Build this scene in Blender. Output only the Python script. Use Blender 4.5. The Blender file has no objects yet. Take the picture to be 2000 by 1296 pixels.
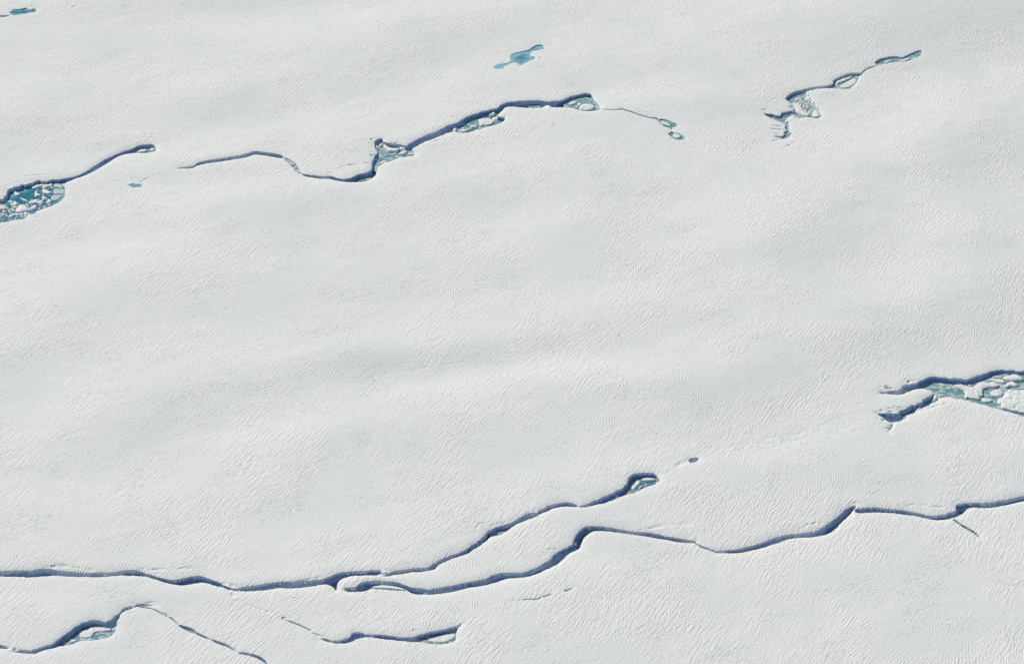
import bpy, math, random
import numpy as np

# ------------------------------------------------------------------ camera, sky, sun, exposure
scene = bpy.context.scene
CAM_H, DEPR, HFOV = 600.0, math.radians(38.0), math.radians(30.5)
cam_data = bpy.data.cameras.new('camera')
cam = bpy.data.objects.new('camera', cam_data)
scene.collection.objects.link(cam)
cam.location = (0, 0, CAM_H)
cam.rotation_euler = (math.pi / 2 - DEPR, 0, 0)
cam_data.sensor_fit = 'HORIZONTAL'
cam_data.angle = HFOV
cam_data.clip_start, cam_data.clip_end = 1.0, 80000.0
scene.camera = cam

SUN_AZ, SUN_EL = math.radians(132.0), math.radians(38.0)     # azimuth of the sun, counter-clockwise from +x
SUNV = np.array([math.cos(SUN_AZ), math.sin(SUN_AZ)])
world = bpy.data.worlds.new('World')
scene.world = world
world.use_nodes = True
wn = world.node_tree.nodes
sky = wn.new('ShaderNodeTexSky')
sky.sky_type = 'NISHITA'
sky.sun_disc = False
sky.sun_elevation = SUN_EL
sky.sun_rotation = math.pi / 2 - SUN_AZ
sky.altitude = 1500
sky.air_density, sky.dust_density, sky.ozone_density = 1.0, 0.1, 2.0
bgn = next(n for n in wn if n.type == 'BACKGROUND')
bgn.inputs['Strength'].default_value = 0.11
world.node_tree.links.new(sky.outputs[0], bgn.inputs['Color'])
sl = bpy.data.lights.new('sun', 'SUN')
sl.energy, sl.angle, sl.color = 5.0, math.radians(0.53), (1.0, 0.925, 0.755)
sun = bpy.data.objects.new('sun', sl)
scene.collection.objects.link(sun)
from mathutils import Vector
sun.rotation_euler = Vector((-SUNV[0] * math.cos(SUN_EL), -SUNV[1] * math.cos(SUN_EL), -math.sin(SUN_EL))).to_track_quat('-Z', 'Y').to_euler()
vs = scene.view_settings
vs.view_transform, vs.look, vs.exposure, vs.gamma = 'Standard', 'None', -0.38, 1.0
scene.cycles.use_denoising = False
scene.cycles.max_bounces, scene.cycles.diffuse_bounces = 4, 1
scene.cycles.sample_clamp_indirect = 1.5

# ------------------------------------------------------------------ numeric helpers
rng = np.random.default_rng(7)
random.seed(7)
PERM = rng.random((256, 256))

def vnoise(x, y):
    """smooth value noise in -1..1"""
    xi, yi = np.floor(x), np.floor(y)
    fx, fy = x - xi, y - yi
    xi, yi = xi.astype(np.int64) & 255, yi.astype(np.int64) & 255
    fx, fy = fx * fx * fx * (fx * (fx * 6 - 15) + 10), fy * fy * fy * (fy * (fy * 6 - 15) + 10)
    x1, y1 = (xi + 1) & 255, (yi + 1) & 255
    a = PERM[xi, yi] * (1 - fx) + PERM[x1, yi] * fx
    b = PERM[xi, y1] * (1 - fx) + PERM[x1, y1] * fx
    return (a * (1 - fy) + b * fy) * 2 - 1

def rot(x, y, deg):
    c, s = math.cos(math.radians(deg)), math.sin(math.radians(deg))
    return x * c + y * s, -x * s + y * c

T_H = math.tan(HFOV / 2)

def ground0(px, py, z=0.0):
    """where the sight line through a point of the 2000 x 1296 survey picture meets height z"""
    u, v = (np.asarray(px, float) - 1000) / 1000 * T_H, (648 - np.asarray(py, float)) / 1000 * T_H
    dx, dy, dz = u, math.cos(DEPR) + v * math.sin(DEPR), -math.sin(DEPR) + v * math.cos(DEPR)
    t = (z - CAM_H) / dz
    return dx * t, dy * t

# gentle slopes of the snow: (x, y, half width, half height in survey pixels, tilt towards (+) or away from (-) the sun)
SLOPES = [
    (1480, 750, 130, 60, -.070), (1750, 655, 150, 50, -.055), (1630, 470, 120, 65, -.055), (1900, 50, 230, 60, -.09),
    (800, 110, 120, 35, -.055), (600, 175, 140, 30, -.03), (260, 850, 110, 65, -.055), (60, 250, 120, 50, -.04),
    (1290, 640, 150, 50, -.03), (930, 685, 170, 24, -.036), (620, 735, 130, 30, -.04), (1215, 385, 80, 30, -.035),
    (1850, 330, 120, 40, -.03), (450, 210, 110, 30, -.03), (1700, 1140, 160, 50, -.025), (350, 1010, 170, 40, -.02),
    (1080, 30, 150, 30, -.03), (760, 560, 160, 40, -.025), (60, 730, 120, 60, -.03), (950, 860, 170, 50, -.02),
    (1250, 185, 110, 26, .05), (420, 372, 150, 26, .04), (170, 500, 170, 45, .045), (1050, 430, 110, 36, .045),
    (680, 30, 180, 28, .035), (1800, 200, 100, 45, .045), (1000, 735, 170, 26, .04), (560, 830, 120, 30, .05),
    (1350, 475, 120, 28, .03), (1500, 880, 130, 35, .035), (900, 330, 160, 30, .03), (1050, 1120, 150, 30, .02),
    (230, 1150, 200, 25, .025), (1850, 880, 140, 30, .02), (90, 60, 160, 30, .03), (300, 310, 120, 22, .03),
    (1960, 560, 80, 110, -.04), (1940, 330, 90, 60, -.035), (120, 640, 130, 50, -.02), (1900, 1230, 150, 50, -.03), (250, 20, 150, 30, -.03), (1300, 560, 170, 30, .015), (700, 1000, 170, 35, .012), (1650, 290, 120, 40, .03)]
_S = []
for px, py, wx, wy, k in SLOPES:
    cx, cy = ground0(px, py)
    x1, _ = ground0(px + wx, py)
    _, y1 = ground0(px, py - wy)
    _S.append((float(cx), float(cy), float(x1 - cx), float(y1 - cy), k))

def base(x, y):
    h = np.zeros_like(x)
    for cx, cy, sx, sy, k in _S:
        dx, dy = x - cx, y - cy
        h -= 1.25 * k * (dx * SUNV[0] + dy * SUNV[1]) * np.exp(-0.5 * ((dx / sx) ** 2 + (dy / sy) ** 2))
    a, b = rot(x, y, 17)
    h += 0.9 * vnoise(a / 150 + 7, b / 90 + 3) + 0.15 * vnoise(a / 55 + 31, b / 34 + 11) + 0.05 * vnoise(a / 24 + 3, b / 12 + 50)
    h += 0.035 * vnoise(a / 8 + 3, b / 4.5 + 50)
    return h

def ground(px, py, dz=0.0):
    """sight line onto the uneven snow surface (shifted by dz)"""
    px, py = np.atleast_1d(np.asarray(px, float)), np.atleast_1d(np.asarray(py, float))
    x, y = ground0(px, py, dz)
    for _ in range(8):
        z = base(x, y) + dz
        x, y = ground0(px, py, z)
    return x, y

def chaikin(p, n=2, closed=True):
    p = np.asarray(p, float)
    for _ in range(n):
        if closed:
            q = np.roll(p, -1, 0)
            p = np.stack([p * .75 + q * .25, p * .25 + q * .75], 1).reshape(-1, 2)
        else:
            a, b = p[:-1], p[1:]
            m = np.stack([a * .75 + b * .25, a * .25 + b * .75], 1).reshape(-1, 2)
            p = np.concatenate([p[:1], m, p[-1:]])
    return p

def world_poly(pts, smooth=2, dz=0.0):
    p = chaikin(pts, smooth)
    x, y = ground(p[:, 0], p[:, 1], dz)
    return np.stack([x, y], 1)

def line_poly(pts, w0, w1=None, wm=None):
    """survey-pixel centre line -> thin outline (widths in survey pixels at start, end, middle)"""
    p = chaikin(pts, 2, closed=False)
    w1 = w0 if w1 is None else w1
    t = np.linspace(0, 1, len(p))
    w = w0 + (w1 - w0) * t
    if wm is not None:
        w = np.interp(t, [0, .5, 1], [w0, wm, w1])
    d = np.gradient(p, axis=0)
    d /= np.linalg.norm(d, axis=1)[:, None] + 1e-9
    n = np.stack([-d[:, 1], d[:, 0]], 1) * (w / 2)[:, None]
    return np.concatenate([p + n, (p - n)[::-1]])

FAR = 6.0
def sdf(poly, x, y):
    """signed distance (positive inside), only exact within FAR metres of the outline"""
    x, y = np.asarray(x, float).ravel(), np.asarray(y, float).ravel()
    a, b = poly, np.roll(poly, -1, 0)
    out = np.full(x.shape, -FAR)
    lo, hi = poly.min(0) - FAR, poly.max(0) + FAR
    sel = np.nonzero((x > lo[0]) & (x < hi[0]) & (y > lo[1]) & (y < hi[1]))[0]
    if len(sel) == 0:
        return out
    bins = np.floor((x[sel] - lo[0]) / 8.0).astype(int)
    order = np.argsort(bins, kind='stable')
    sel, bins = sel[order], bins[order]
    cuts = np.nonzero(np.diff(bins))[0] + 1
    for grp in np.split(np.arange(len(sel)), cuts):
        ids = sel[grp]
        qx, qy = x[ids], y[ids]
        x0, x1 = qx.min(), qx.max()
        m = (np.minimum(a[:, 0], b[:, 0]) < x1 + FAR) & (np.maximum(a[:, 0], b[:, 0]) > x0 - FAR)
        if not m.any():
            continue
        A, B = a[m], b[m]
        best = np.full(len(ids), FAR * FAR)
        inside = np.zeros(len(ids), bool)
        for (ax, ay), (bx, by) in zip(A, B):
            ex, ey = bx - ax, by - ay
            L2 = ex * ex + ey * ey + 1e-12
            t = np.clip(((qx - ax) * ex + (qy - ay) * ey) / L2, 0, 1)
            d2 = (qx - ax - t * ex) ** 2 + (qy - ay - t * ey) ** 2
            np.minimum(best, d2, out=best)
            if ax != bx:
                c = (qx < ax) != (qx < bx)
                inside ^= c & (qy < ay + (qx - ax) * ey / (ex if ex else 1e-12))
        d = np.sqrt(best)
        out[ids] = np.where(inside, d, -d)
    return out

# ------------------------------------------------------------------ materials
def new_mat(name):
    m = bpy.data.materials.new(name)
    m.use_nodes = True
    nt = m.node_tree
    return m, nt, next(n for n in nt.nodes if n.type == 'BSDF_PRINCIPLED')

class NB:
    def __init__(self, nt):
        self.nt = nt
    def node(self, kind, **kw):
        n = self.nt.nodes.new(kind)
        for k, v in kw.items():
            setattr(n, k, v)
        return n
    def put(self, sock, v):
        if isinstance(v, bpy.types.NodeSocket):
            self.nt.links.new(v, sock)
        else:
            sock.default_value = v
    def math(self, op, a, b=0.0, c=0.0):
        n = self.node('ShaderNodeMath', operation=op)
        for i, v in enumerate((a, b, c)):
            self.put(n.inputs[i], v)
        return n.outputs[0]
    def noise(self, vec, scale, detail=3.0, rough=0.55, dist=0.0, dims='2D'):
        n = self.node('ShaderNodeTexNoise', noise_dimensions=dims)
        self.put(n.inputs['Vector'], vec)
        n.inputs['Scale'].default_value, n.inputs['Detail'].default_value = scale, detail
        n.inputs['Roughness'].default_value, n.inputs['Distortion'].default_value = rough, dist
        return n.outputs[0]
    def mapping(self, vec, loc=(0, 0, 0), rz=0.0, scale=(1, 1, 1)):
        n = self.node('ShaderNodeMapping')
        self.put(n.inputs['Vector'], vec)
        n.inputs['Location'].default_value, n.inputs['Rotation'].default_value, n.inputs['Scale'].default_value = loc, (0, 0, rz), scale
        return n.outputs[0]
    def along(self, vec, deg, stretch, loc=(0, 0, 0)):
        """coordinates drawn out by 'stretch' along a compass direction on the ground"""
        n = self.node('ShaderNodeMapping', vector_type='TEXTURE')
        self.put(n.inputs['Vector'], vec)
        n.inputs['Location'].default_value, n.inputs['Rotation'].default_value, n.inputs['Scale'].default_value = loc, (0, 0, math.radians(deg)), (stretch, 1, 1)
        return n.outputs[0]
    def remap(self, v, a, b, c=0.0, d=1.0):
        n = self.node('ShaderNodeMapRange')
        n.interpolation_type = 'SMOOTHSTEP'
        self.put(n.inputs[0], v)
        for i, q in enumerate((a, b, c, d)):
            n.inputs[1 + i].default_value = q
        return n.outputs[0]
    def mix(self, f, a, b):
        n = self.node('ShaderNodeMix', data_type='RGBA')
        self.put(n.inputs[0], f)
        self.put(n.inputs[6], a)
        self.put(n.inputs[7], b)
        return n.outputs[2]

def snow_material():
    m, nt, bs = new_mat('snow')
    b = NB(nt)
    pos = b.node('ShaderNodeNewGeometry').outputs['Position']
    # bend the coordinates a little so that no ripple runs straight
    wob = b.node('ShaderNodeTexNoise', noise_dimensions='2D')
    b.put(wob.inputs['Vector'], pos)
    wob.inputs['Scale'].default_value, wob.inputs['Detail'].default_value = 0.07, 1.5
    off = b.node('ShaderNodeVectorMath', operation='MULTIPLY_ADD')
    b.put(off.inputs[0], wob.outputs['Color'])
    off.inputs[1].default_value = (3.2, 3.2, 0)
    b.put(off.inputs[2], pos)
    p2 = off.outputs[0]
    # wind and melt ripples whose direction turns slowly over the snow
    ang = b.math('MULTIPLY_ADD', b.noise(pos, 0.011, 1.5, 0.5), 3.8, -2.25)
    gab = b.node('ShaderNodeTexGabor', gabor_type='2D')
    b.put(gab.inputs['Vector'], p2)
    gab.inputs['Scale'].default_value, gab.inputs['Frequency'].default_value, gab.inputs['Anisotropy'].default_value = 0.28, 2.8, 0.98
    b.put([s for s in gab.inputs if s.name.startswith('Orientation') and s.type == 'VALUE'][0], ang)
    g = b.math('SUBTRACT', gab.outputs[0], 0.5)
    gmask = b.math('MULTIPLY', b.remap(b.noise(pos, 0.016, 4.0), 0.4, 0.64, 0.12, 1.0), b.remap(b.noise(pos, 0.16, 2.0), 0.3, 0.65, 0.25, 1.15))
    h = b.math('MULTIPLY', b.math('MULTIPLY', g, 0.25), gmask)
    # streaky crust
    st = b.noise(b.along(p2, 60, 6.0), 0.95, 3.0, 0.6)
    smask = b.remap(b.noise(pos, 0.02, 3.0), 0.40, 0.64, 0.25, 1.3)
    h = b.math('ADD', h, b.math('MULTIPLY', b.math('MULTIPLY', st, 0.30), smask))
    # broken, pitted patches in bands
    pm = b.remap(b.noise(b.along(pos, 25, 1.6, (40, 9, 0)), 0.05, 4.0, 0.65), 0.46, 0.72, 0.3, 1.0)
    pit = b.remap(b.noise(b.along(p2, 40, 2.2), 0.95, 3.0, 0.6, 0.6), 0.50, 0.72)
    h = b.math('SUBTRACT', h, b.math('MULTIPLY', b.math('MULTIPLY', pit, 0.16), pm))
    # grain
    h = b.math('ADD', h, b.math('MULTIPLY', b.noise(pos, 2.0, 2.0), 0.08))
    bp = b.node('ShaderNodeBump')
    bp.inputs['Strength'].default_value, bp.inputs['Distance'].default_value = 1.0, 1.05
    b.put(bp.inputs['Height'], h)
    b.put(bs.inputs['Normal'], bp.outputs[0])
    tint = b.remap(b.noise(pos, 0.02, 4.0), 0.3, 0.7)
    b.put(bs.inputs['Base Color'], b.mix(tint, (0.806, 0.834, 0.836, 1), (0.858, 0.874, 0.866, 1)))
    bs.inputs['Roughness'].default_value = 0.75
    bs.inputs['Specular IOR Level'].default_value = 0.15
    return m

def wall_material(name, dark, light, sun_white):
    m, nt, bs = new_mat(name)
    b = NB(nt)
    pos = b.node('ShaderNodeNewGeometry').outputs['Position']
    lay = b.noise(b.mapping(pos, scale=(0.04, 0.04, 0.6)), 1.0, 3.0, 0.6, 0.0, '3D')
    blot = b.noise(pos, 0.35, 4.0, 0.6, 0.0, '3D')
    f = b.math('ADD', b.math('MULTIPLY', lay, 0.75), b.math('MULTIPLY', blot, 0.25))
    ice = b.mix(b.remap(f, 0.42, 0.59), dark, light)
    # sunlight painted into colour: banks roughly facing the sun whitened; snow on ledges, floors
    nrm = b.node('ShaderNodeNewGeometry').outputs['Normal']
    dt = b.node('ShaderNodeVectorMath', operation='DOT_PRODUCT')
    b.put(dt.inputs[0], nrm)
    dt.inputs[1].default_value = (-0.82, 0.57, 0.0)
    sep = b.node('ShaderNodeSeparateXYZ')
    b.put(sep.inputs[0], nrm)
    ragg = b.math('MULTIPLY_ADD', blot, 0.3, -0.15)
    whiten = b.remap(b.math('ADD', dt.outputs['Value'], ragg), 0.2, 0.5)
    whiten = b.math('MAXIMUM', b.math('MULTIPLY', whiten, sun_white), b.remap(b.math('ADD', sep.outputs['Z'], ragg), 0.76, 0.9))
    b.put(bs.inputs['Base Color'], b.mix(whiten, ice, (0.82, 0.85, 0.85, 1)))
    bp = b.node('ShaderNodeBump')
    bp.inputs['Distance'].default_value = 0.35
    b.put(bp.inputs['Height'], b.math('ADD', lay, b.math('MULTIPLY', b.noise(pos, 0.7, 2.0, 0.5, 0.0, '3D'), 0.5)))
    b.put(bs.inputs['Normal'], bp.outputs[0])
    bs.inputs['Roughness'].default_value = 0.55
    bs.inputs['Specular IOR Level'].default_value = 0.3
    return m

def water_material(name, deep, shallow, slush, slush_lo=0.55, slush_hi=0.7):
    """meltwater over blue ice: 'depth' (0 at the shore, 1 in the middle) gives the colour, thin slush lies in drifts"""
    m, nt, bs = new_mat(name)
    b = NB(nt)
    pos = b.node('ShaderNodeNewGeometry').outputs['Position']
    at = b.node('ShaderNodeAttribute', attribute_name='depth')
    bed = b.noise(b.mapping(pos, rz=math.radians(-18), scale=(0.35, 1, 1)), 0.32, 4.0, 0.6, 1.0)
    d = b.math('ADD', at.outputs['Fac'], b.math('MULTIPLY_ADD', bed, 1.7, -0.92))
    col = b.mix(b.remap(d, 0.0, 0.85), shallow, deep)
    sl_ = b.remap(b.noise(b.mapping(pos, loc=(5, 2, 0), rz=math.radians(15), scale=(0.5, 1, 1)), 0.45, 5.0, 0.62, 0.8), slush_lo, slush_hi)
    col = b.mix(sl_, col, slush)
    b.put(bs.inputs['Base Color'], col)
    b.put(bs.inputs['Roughness'], b.math('MULTIPLY_ADD', sl_, 0.5, 0.12))
    bs.inputs['IOR'].default_value = 1.33
    bp = b.node('ShaderNodeBump')
    bp.inputs['Distance'].default_value = 0.03
    b.put(bp.inputs['Height'], b.math('ADD', b.noise(pos, 1.5, 2.0), b.math('MULTIPLY', sl_, 2.0)))
    b.put(bs.inputs['Normal'], bp.outputs[0])
    return m

def floe_material(name='floe_ice', c1=(0.74, 0.81, 0.83, 1), c2=(0.87, 0.875, 0.86, 1)):
    m, nt, bs = new_mat(name)
    b = NB(nt)
    pos = b.node('ShaderNodeNewGeometry').outputs['Position']
    n1 = b.noise(pos, 0.5, 4.0, 0.6, 0.0, '3D')
    b.put(bs.inputs['Base Color'], b.mix(b.remap(n1, 0.35, 0.6), c1, c2))
    bp = b.node('ShaderNodeBump')
    bp.inputs['Distance'].default_value = 0.18
    b.put(bp.inputs['Height'], b.noise(pos, 1.1, 3.0, 0.6, 0.0, '3D'))
    b.put(bs.inputs['Normal'], bp.outputs[0])
    bs.inputs['Roughness'].default_value = 0.6
    bs.inputs['Specular IOR Level'].default_value = 0.2
    return m

SNOW, FLOE = snow_material(), floe_material()
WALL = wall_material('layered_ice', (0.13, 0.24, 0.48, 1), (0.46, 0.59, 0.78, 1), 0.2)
BANK = wall_material('sun_whitened_bank', (0.19, 0.30, 0.54, 1), (0.50, 0.62, 0.80, 1), 1.0)  # sunward faces coloured white as if sunlit, the rest left blue
CRUST = floe_material('grey_ice', (0.42, 0.52, 0.55, 1), (0.66, 0.69, 0.69, 1))
WATER_BLUE = water_material('blue_meltwater', (0.04, 0.21, 0.31, 1), (0.22, 0.48, 0.58, 1), (0.42, 0.60, 0.66, 1), 0.62, 0.8)
WATER_TEAL = water_material('teal_meltwater', (0.10, 0.25, 0.30, 1), (0.32, 0.46, 0.49, 1), (0.54, 0.65, 0.66, 1), 0.46, 0.72)
WATER_PALE = water_material('pale_meltwater', (0.15, 0.33, 0.37, 1), (0.38, 0.51, 0.53, 1), (0.64, 0.72, 0.72, 1), 0.42, 0.7)
WATER_POND = water_material('turquoise_meltwater', (0.075, 0.27, 0.39, 1), (0.30, 0.54, 0.63, 1), (0.55, 0.70, 0.74, 1), 0.58, 0.78)
WATER_SLUSH = water_material('slushy_meltwater', (0.14, 0.27, 0.30, 1), (0.34, 0.46, 0.48, 1), (0.62, 0.69, 0.69, 1), 0.38, 0.62)

# ------------------------------------------------------------------ survey of the crevasses
# each: name, label, list of (outline in survey pixels, depth, wall width) ; a snow bridge separates two outlines
CREV = []
def crev(label, *polys, name='crevasse', cat='crevasse'):
    CREV.append(dict(label=label, polys=polys, name=name, cat=cat))

A_lake = [(-45, 392), (0, 389), (9, 384), (12, 373), (21, 368), (30, 364), (52, 359), (66, 354), (82, 353), (96, 351), (110, 349), (122, 351),
          (124, 360), (128, 376), (124, 388), (108, 396), (86, 406), (66, 416), (44, 426), (20, 431), (0, 434), (-45, 442)]
A_chan = [(112, 351), (124, 347), (140, 345), (160, 339), (180, 326), (200, 313), (220, 303), (240, 294.5), (258, 289.5), (269, 283), (281, 281), (301, 280),
          (306, 290), (303, 295), (285, 297.5), (265, 297), (243, 299.5), (231, 304), (211, 316), (190, 329), (172, 339), (152, 346), (132, 353), (122, 359), (112, 358)]
crev('rubble-choked oval basin with a dark far wall at the left edge', (A_lake, 3.2, 1.2), name='meltwater_basin', cat='basin')
crev('short straight crevasse climbing right from the rubble-choked oval basin', (A_chan, 4.2, 1.2))

B1 = [(346, 328), (360, 326), (379, 323.5), (383, 317), (401, 312.5), (428, 309), (455, 304.5), (479, 300.5), (493, 294.5), (506, 294.5), (525, 297.5), (549, 300.5),
      (556, 305), (552, 309), (531, 304), (509, 301.5), (498, 300), (482, 306), (460, 310), (428, 314.5), (386, 321), (379, 327), (360, 328)]
B2 = [(549, 303), (558, 306), (571, 313), (583, 323), (588, 334), (593, 341), (585, 339), (575, 331), (566, 320), (554, 310)]
B3 = [(587, 337), (601, 340.5), (617, 341.5), (630, 343.5), (647, 341.5), (657, 346), (671, 348), (687, 346), (698, 339), (711, 337), (724, 333), (728, 318), (733, 305), (740, 297),
      (742, 313), (738, 326), (734, 341), (726, 347), (717, 353), (698, 354), (684, 354.5), (668, 353.5), (655, 350.5), (644, 347.5), (628, 348), (606, 344.5), (593, 342)]
C_pond = [(726, 322), (731, 308), (736, 299), (734, 288), (732, 279), (735, 272), (745, 269.5), (748, 275), (757, 279), (766, 280), (776, 280), (785, 283), (798, 285), (803, 288), (810, 297), (813, 302),
          (800, 304.5), (790, 306), (775, 309.5), (760, 313), (748, 316), (741, 322), (735, 330)]
crev('thin winding crevasse dropping to a hook below the triangular ice-filled pool', (B1, 3.6, 1.0), (B2, 1.6, 1.5), (B3, 4.6, 1.2))
crev('triangular pool basin full of ice blocks at the bend of a crevasse', (C_pond, 3.6, 1.8), name='meltwater_basin', cat='basin')

D_ch = [(794, 286), (800, 280), (817, 270), (837, 261.5), (859, 253.5), (876, 243.5), (893, 239), (904, 231), (921, 222.5), (946, 215.5), (963, 211.5), (973, 209), (977, 204), (991, 198), (1010, 196.5),
        (1033, 195), (1052, 194), (1072, 198), (1097, 195), (1111, 188.5), (1128, 183.5), (1148, 180.5), (1157, 185), (1163, 196), (1174, 208), (1173, 213.5), (1156, 215.5), (1134, 215.5), (1120, 210.5),
        (1100, 208.5), (1072, 207.5), (1052, 209.5), (1038, 210.5), (1016, 208.5), (996, 206.5), (986, 209), (978, 217), (971, 224), (980, 228), (988, 228), (984, 235), (977, 240), (960, 244.5), (938, 250.5), (915, 258.5),
        (898, 258.5), (887, 255.5), (873, 258.5), (854, 266.5), (831, 275.5), (814, 283.5), (803, 291)]
crev('crevasse with a deep shaded wall and pale pools rising right from the triangular pool', (D_ch, 4.2, 1.2))
crev('hairline crack running down right to two small slushy pools',
     (line_poly([(1176, 213), (1196, 214.3), (1211, 213.6), (1213, 211.5), (1217, 213), (1235, 218), (1253, 225), (1272, 230)], 1.2, 1.6, 2.0), 1.8, .5),
     (line_poly([(1271, 229.8), (1283, 230.2), (1288, 236)], 2.0, 3.6), 1.8, .6),
     name='ice_crack', cat='crack')
F1 = [(1286, 234), (1290, 231.5), (1300, 233), (1310, 236), (1326, 243), (1319, 248), (1310, 250), (1296, 247), (1288, 240)]
F2 = [(1304, 261), (1313, 256), (1319, 258.5), (1328, 260.5), (1343, 269), (1334, 272.5), (1325, 273.5), (1313, 269.5)]
crev('upper of two small slushy pools at the end of the hairline crack', (F1, 1.0, .8), name='meltwater_basin', cat='basin')
crev('lower of two small slushy pools at the end of the hairline crack', (F2, 1.0, .8), (line_poly([(1309, 248), (1314, 253), (1317, 260)], 2.5, 4), 1.0, .6), name='meltwater_basin', cat='basin')

G1 = [(1708, 120), (1721, 114.5), (1741, 109.5), (1751, 109), (1761, 112), (1772, 108), (1781, 103), (1799, 97), (1804, 102), (1799, 108), (1789, 114), (1769, 120.5), (1753, 120.5), (1727, 125), (1713, 128.5)]
G1b = line_poly([(1716, 126.5), (1706, 130), (1695, 133), (1687, 139.5), (1679, 146)], 2.5, 4.5, 2.2)
G2 = [(1682, 142), (1661, 142), (1649, 145.5), (1640, 149.5), (1626, 156.5), (1630, 162), (1614, 167.5), (1592, 168.5), (1576, 172.5), (1568, 176), (1574, 180), (1586, 174.5), (1600, 172.5), (1620, 171.5), (1633, 171.5), (1651, 175.5), (1663, 171.5), (1675, 158), (1681, 147)]
G3 = [(1532, 191), (1540, 184), (1550, 179), (1562, 176), (1577, 172.5), (1577, 179), (1581, 186), (1587, 196), (1594, 204), (1602, 213), (1607, 222), (1605, 229), (1598, 231.5), (1586, 229), (1576, 227.5), (1563, 230),
      (1556, 228), (1551, 224), (1556, 219), (1549, 216), (1552, 210), (1545, 205), (1543, 200), (1538, 195)]
G3b = [(1490, 222), (1506, 220.5), (1520, 225), (1525, 222), (1535, 217.5), (1548, 216.5), (1561, 219.5), (1547, 225), (1533, 231), (1540, 238), (1542, 246), (1545, 255), (1546, 264), (1541, 268.5), (1530, 271.5), (1521, 269), (1530, 264),
       (1534, 257), (1533, 248), (1531, 241), (1527, 236.5), (1517, 234.5), (1507, 230), (1498, 225)]
crev('pale shallow pool strung out at the upper right end of its crack', (G1, 1.6, 1.2), (G1b, 1.6, .6), name='meltwater_basin', cat='basin')
crev('lens-shaped ice-covered pool leading left into the rubble-filled lobe', (G2, 2.6, 1.2), name='meltwater_basin', cat='basin')
crev('lobe-shaped basin packed with ice rubble against a bright curved snow bank', (G3, 2.4, 1.4), name='meltwater_basin', cat='basin')
crev('narrow teal meltwater gully below the rubble lobe with torn fingers on its side', (G3b, 2.2, 1.3), name='meltwater_gully', cat='gully')

H_lake = [(1721, 764), (1737, 763), (1755, 762), (1762, 754), (1777, 749), (1791, 746.5), (1802, 740), (1813, 734.5), (1827, 733), (1847, 736), (1874, 738.5), (1892, 738), (1910, 733), (1928, 726.5), (1939, 721.5), (1964, 720.5), (1982, 722), (2000, 724), (2060, 718),
          (2060, 834), (2000, 812), (1973, 803), (1950, 796.5), (1928, 790.5), (1906, 784.5), (1885, 778.5), (1865, 775), (1846, 773), (1838, 777), (1829, 774), (1823, 764), (1820, 760), (1797, 756), (1784, 759), (1770, 764), (1757, 769.5), (1737, 767), (1721, 766)]
I_low = [(1712, 806), (1726, 808), (1736, 806), (1748, 806), (1757, 804), (1766, 797), (1782, 786.5), (1787, 790), (1803, 781), (1820, 773), (1823, 764), (1829, 769), (1834, 777), (1820, 786.5), (1809, 793), (1798, 796), (1789, 802), (1770, 811.5), (1750, 823), (1742, 825), (1734, 822), (1728, 817)]
crev('broad floe-filled meltwater lake basin cut off by the right edge', (H_lake, 4.2, 1.6), name='meltwater_basin', cat='basin')
crev('short deep cleft with a torn fringe below the big tilted snow block', (I_low, 3.6, 1.6))

J1 = [(-50, 1112), (0, 1113.5), (32, 1112), (60, 1113), (75, 1109.5), (92, 1108), (110, 1111.5), (130, 1114), (160, 1117), (190, 1117), (220, 1116.5), (240, 1112), (262, 1110.5), (277, 1113.5), (288, 1119), (305, 1123.5), (325, 1129.5), (345, 1130.5), (360, 1127), (375, 1123.5), (392, 1122), (405, 1127), (425, 1133.5), (436, 1140),
      (438, 1146), (425, 1142), (398, 1134), (380, 1137), (355, 1141), (335, 1138.5), (310, 1131), (288, 1123.5), (262, 1121), (240, 1121), (215, 1123), (175, 1124), (140, 1123.5), (100, 1121), (62, 1125), (0, 1123), (-50, 1122)]
J1b = line_poly([(432, 1140), (444, 1146), (460, 1149.5)], 6, 5, 4.0)
J2 = [(455, 1147), (480, 1143.5), (505, 1140.5), (530, 1135.5), (550, 1133.5), (570, 1133.5), (590, 1131.5), (615, 1130.5), (635, 1128), (650, 1122), (665, 1115.5), (688, 1113.5), (712, 1112.5), (732, 1110.5), (748, 1112.5),
      (737, 1121.5), (715, 1121), (688, 1122), (670, 1126), (661, 1132), (658, 1138), (660, 1150), (655, 1151), (652, 1145), (640, 1138.5), (625, 1139), (605, 1143.5), (575, 1146), (560, 1147), (548, 1145), (520, 1150), (495, 1152), (455, 1152.5)]
J3 = [(749, 1120.5), (770, 1113.5), (790, 1109.5), (815, 1107), (836, 1107.5), (845, 1099.5), (865, 1088.5), (885, 1080.5), (901, 1076.5), (916, 1067), (938, 1053), (954, 1036), (966, 1028), (991, 1022.5), (1016, 1009), (1034, 1000.5), (1050, 998.5), (1065, 989), (1084, 982), (1105, 979.5), (1124, 982), (1132, 988),
      (1124, 988), (1108, 986), (1090, 988), (1071, 994), (1056, 1002), (1037, 1010), (1019, 1017.5), (997, 1028), (982, 1040), (970, 1044), (960, 1044), (947, 1056), (932, 1066), (910, 1081), (882, 1089), (858, 1100), (840, 1113.5), (800, 1115), (775, 1120), (752, 1123)]
J4 = [(1133, 987.5), (1146, 982), (1170, 972.5), (1195, 961.5), (1222, 949), (1228, 931), (1241, 922.5), (1263, 921), (1282, 922.5), (1290, 934), (1282, 943), (1255, 951), (1243, 959), (1220, 965), (1198, 974), (1174, 982), (1147, 988.5)]
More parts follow.
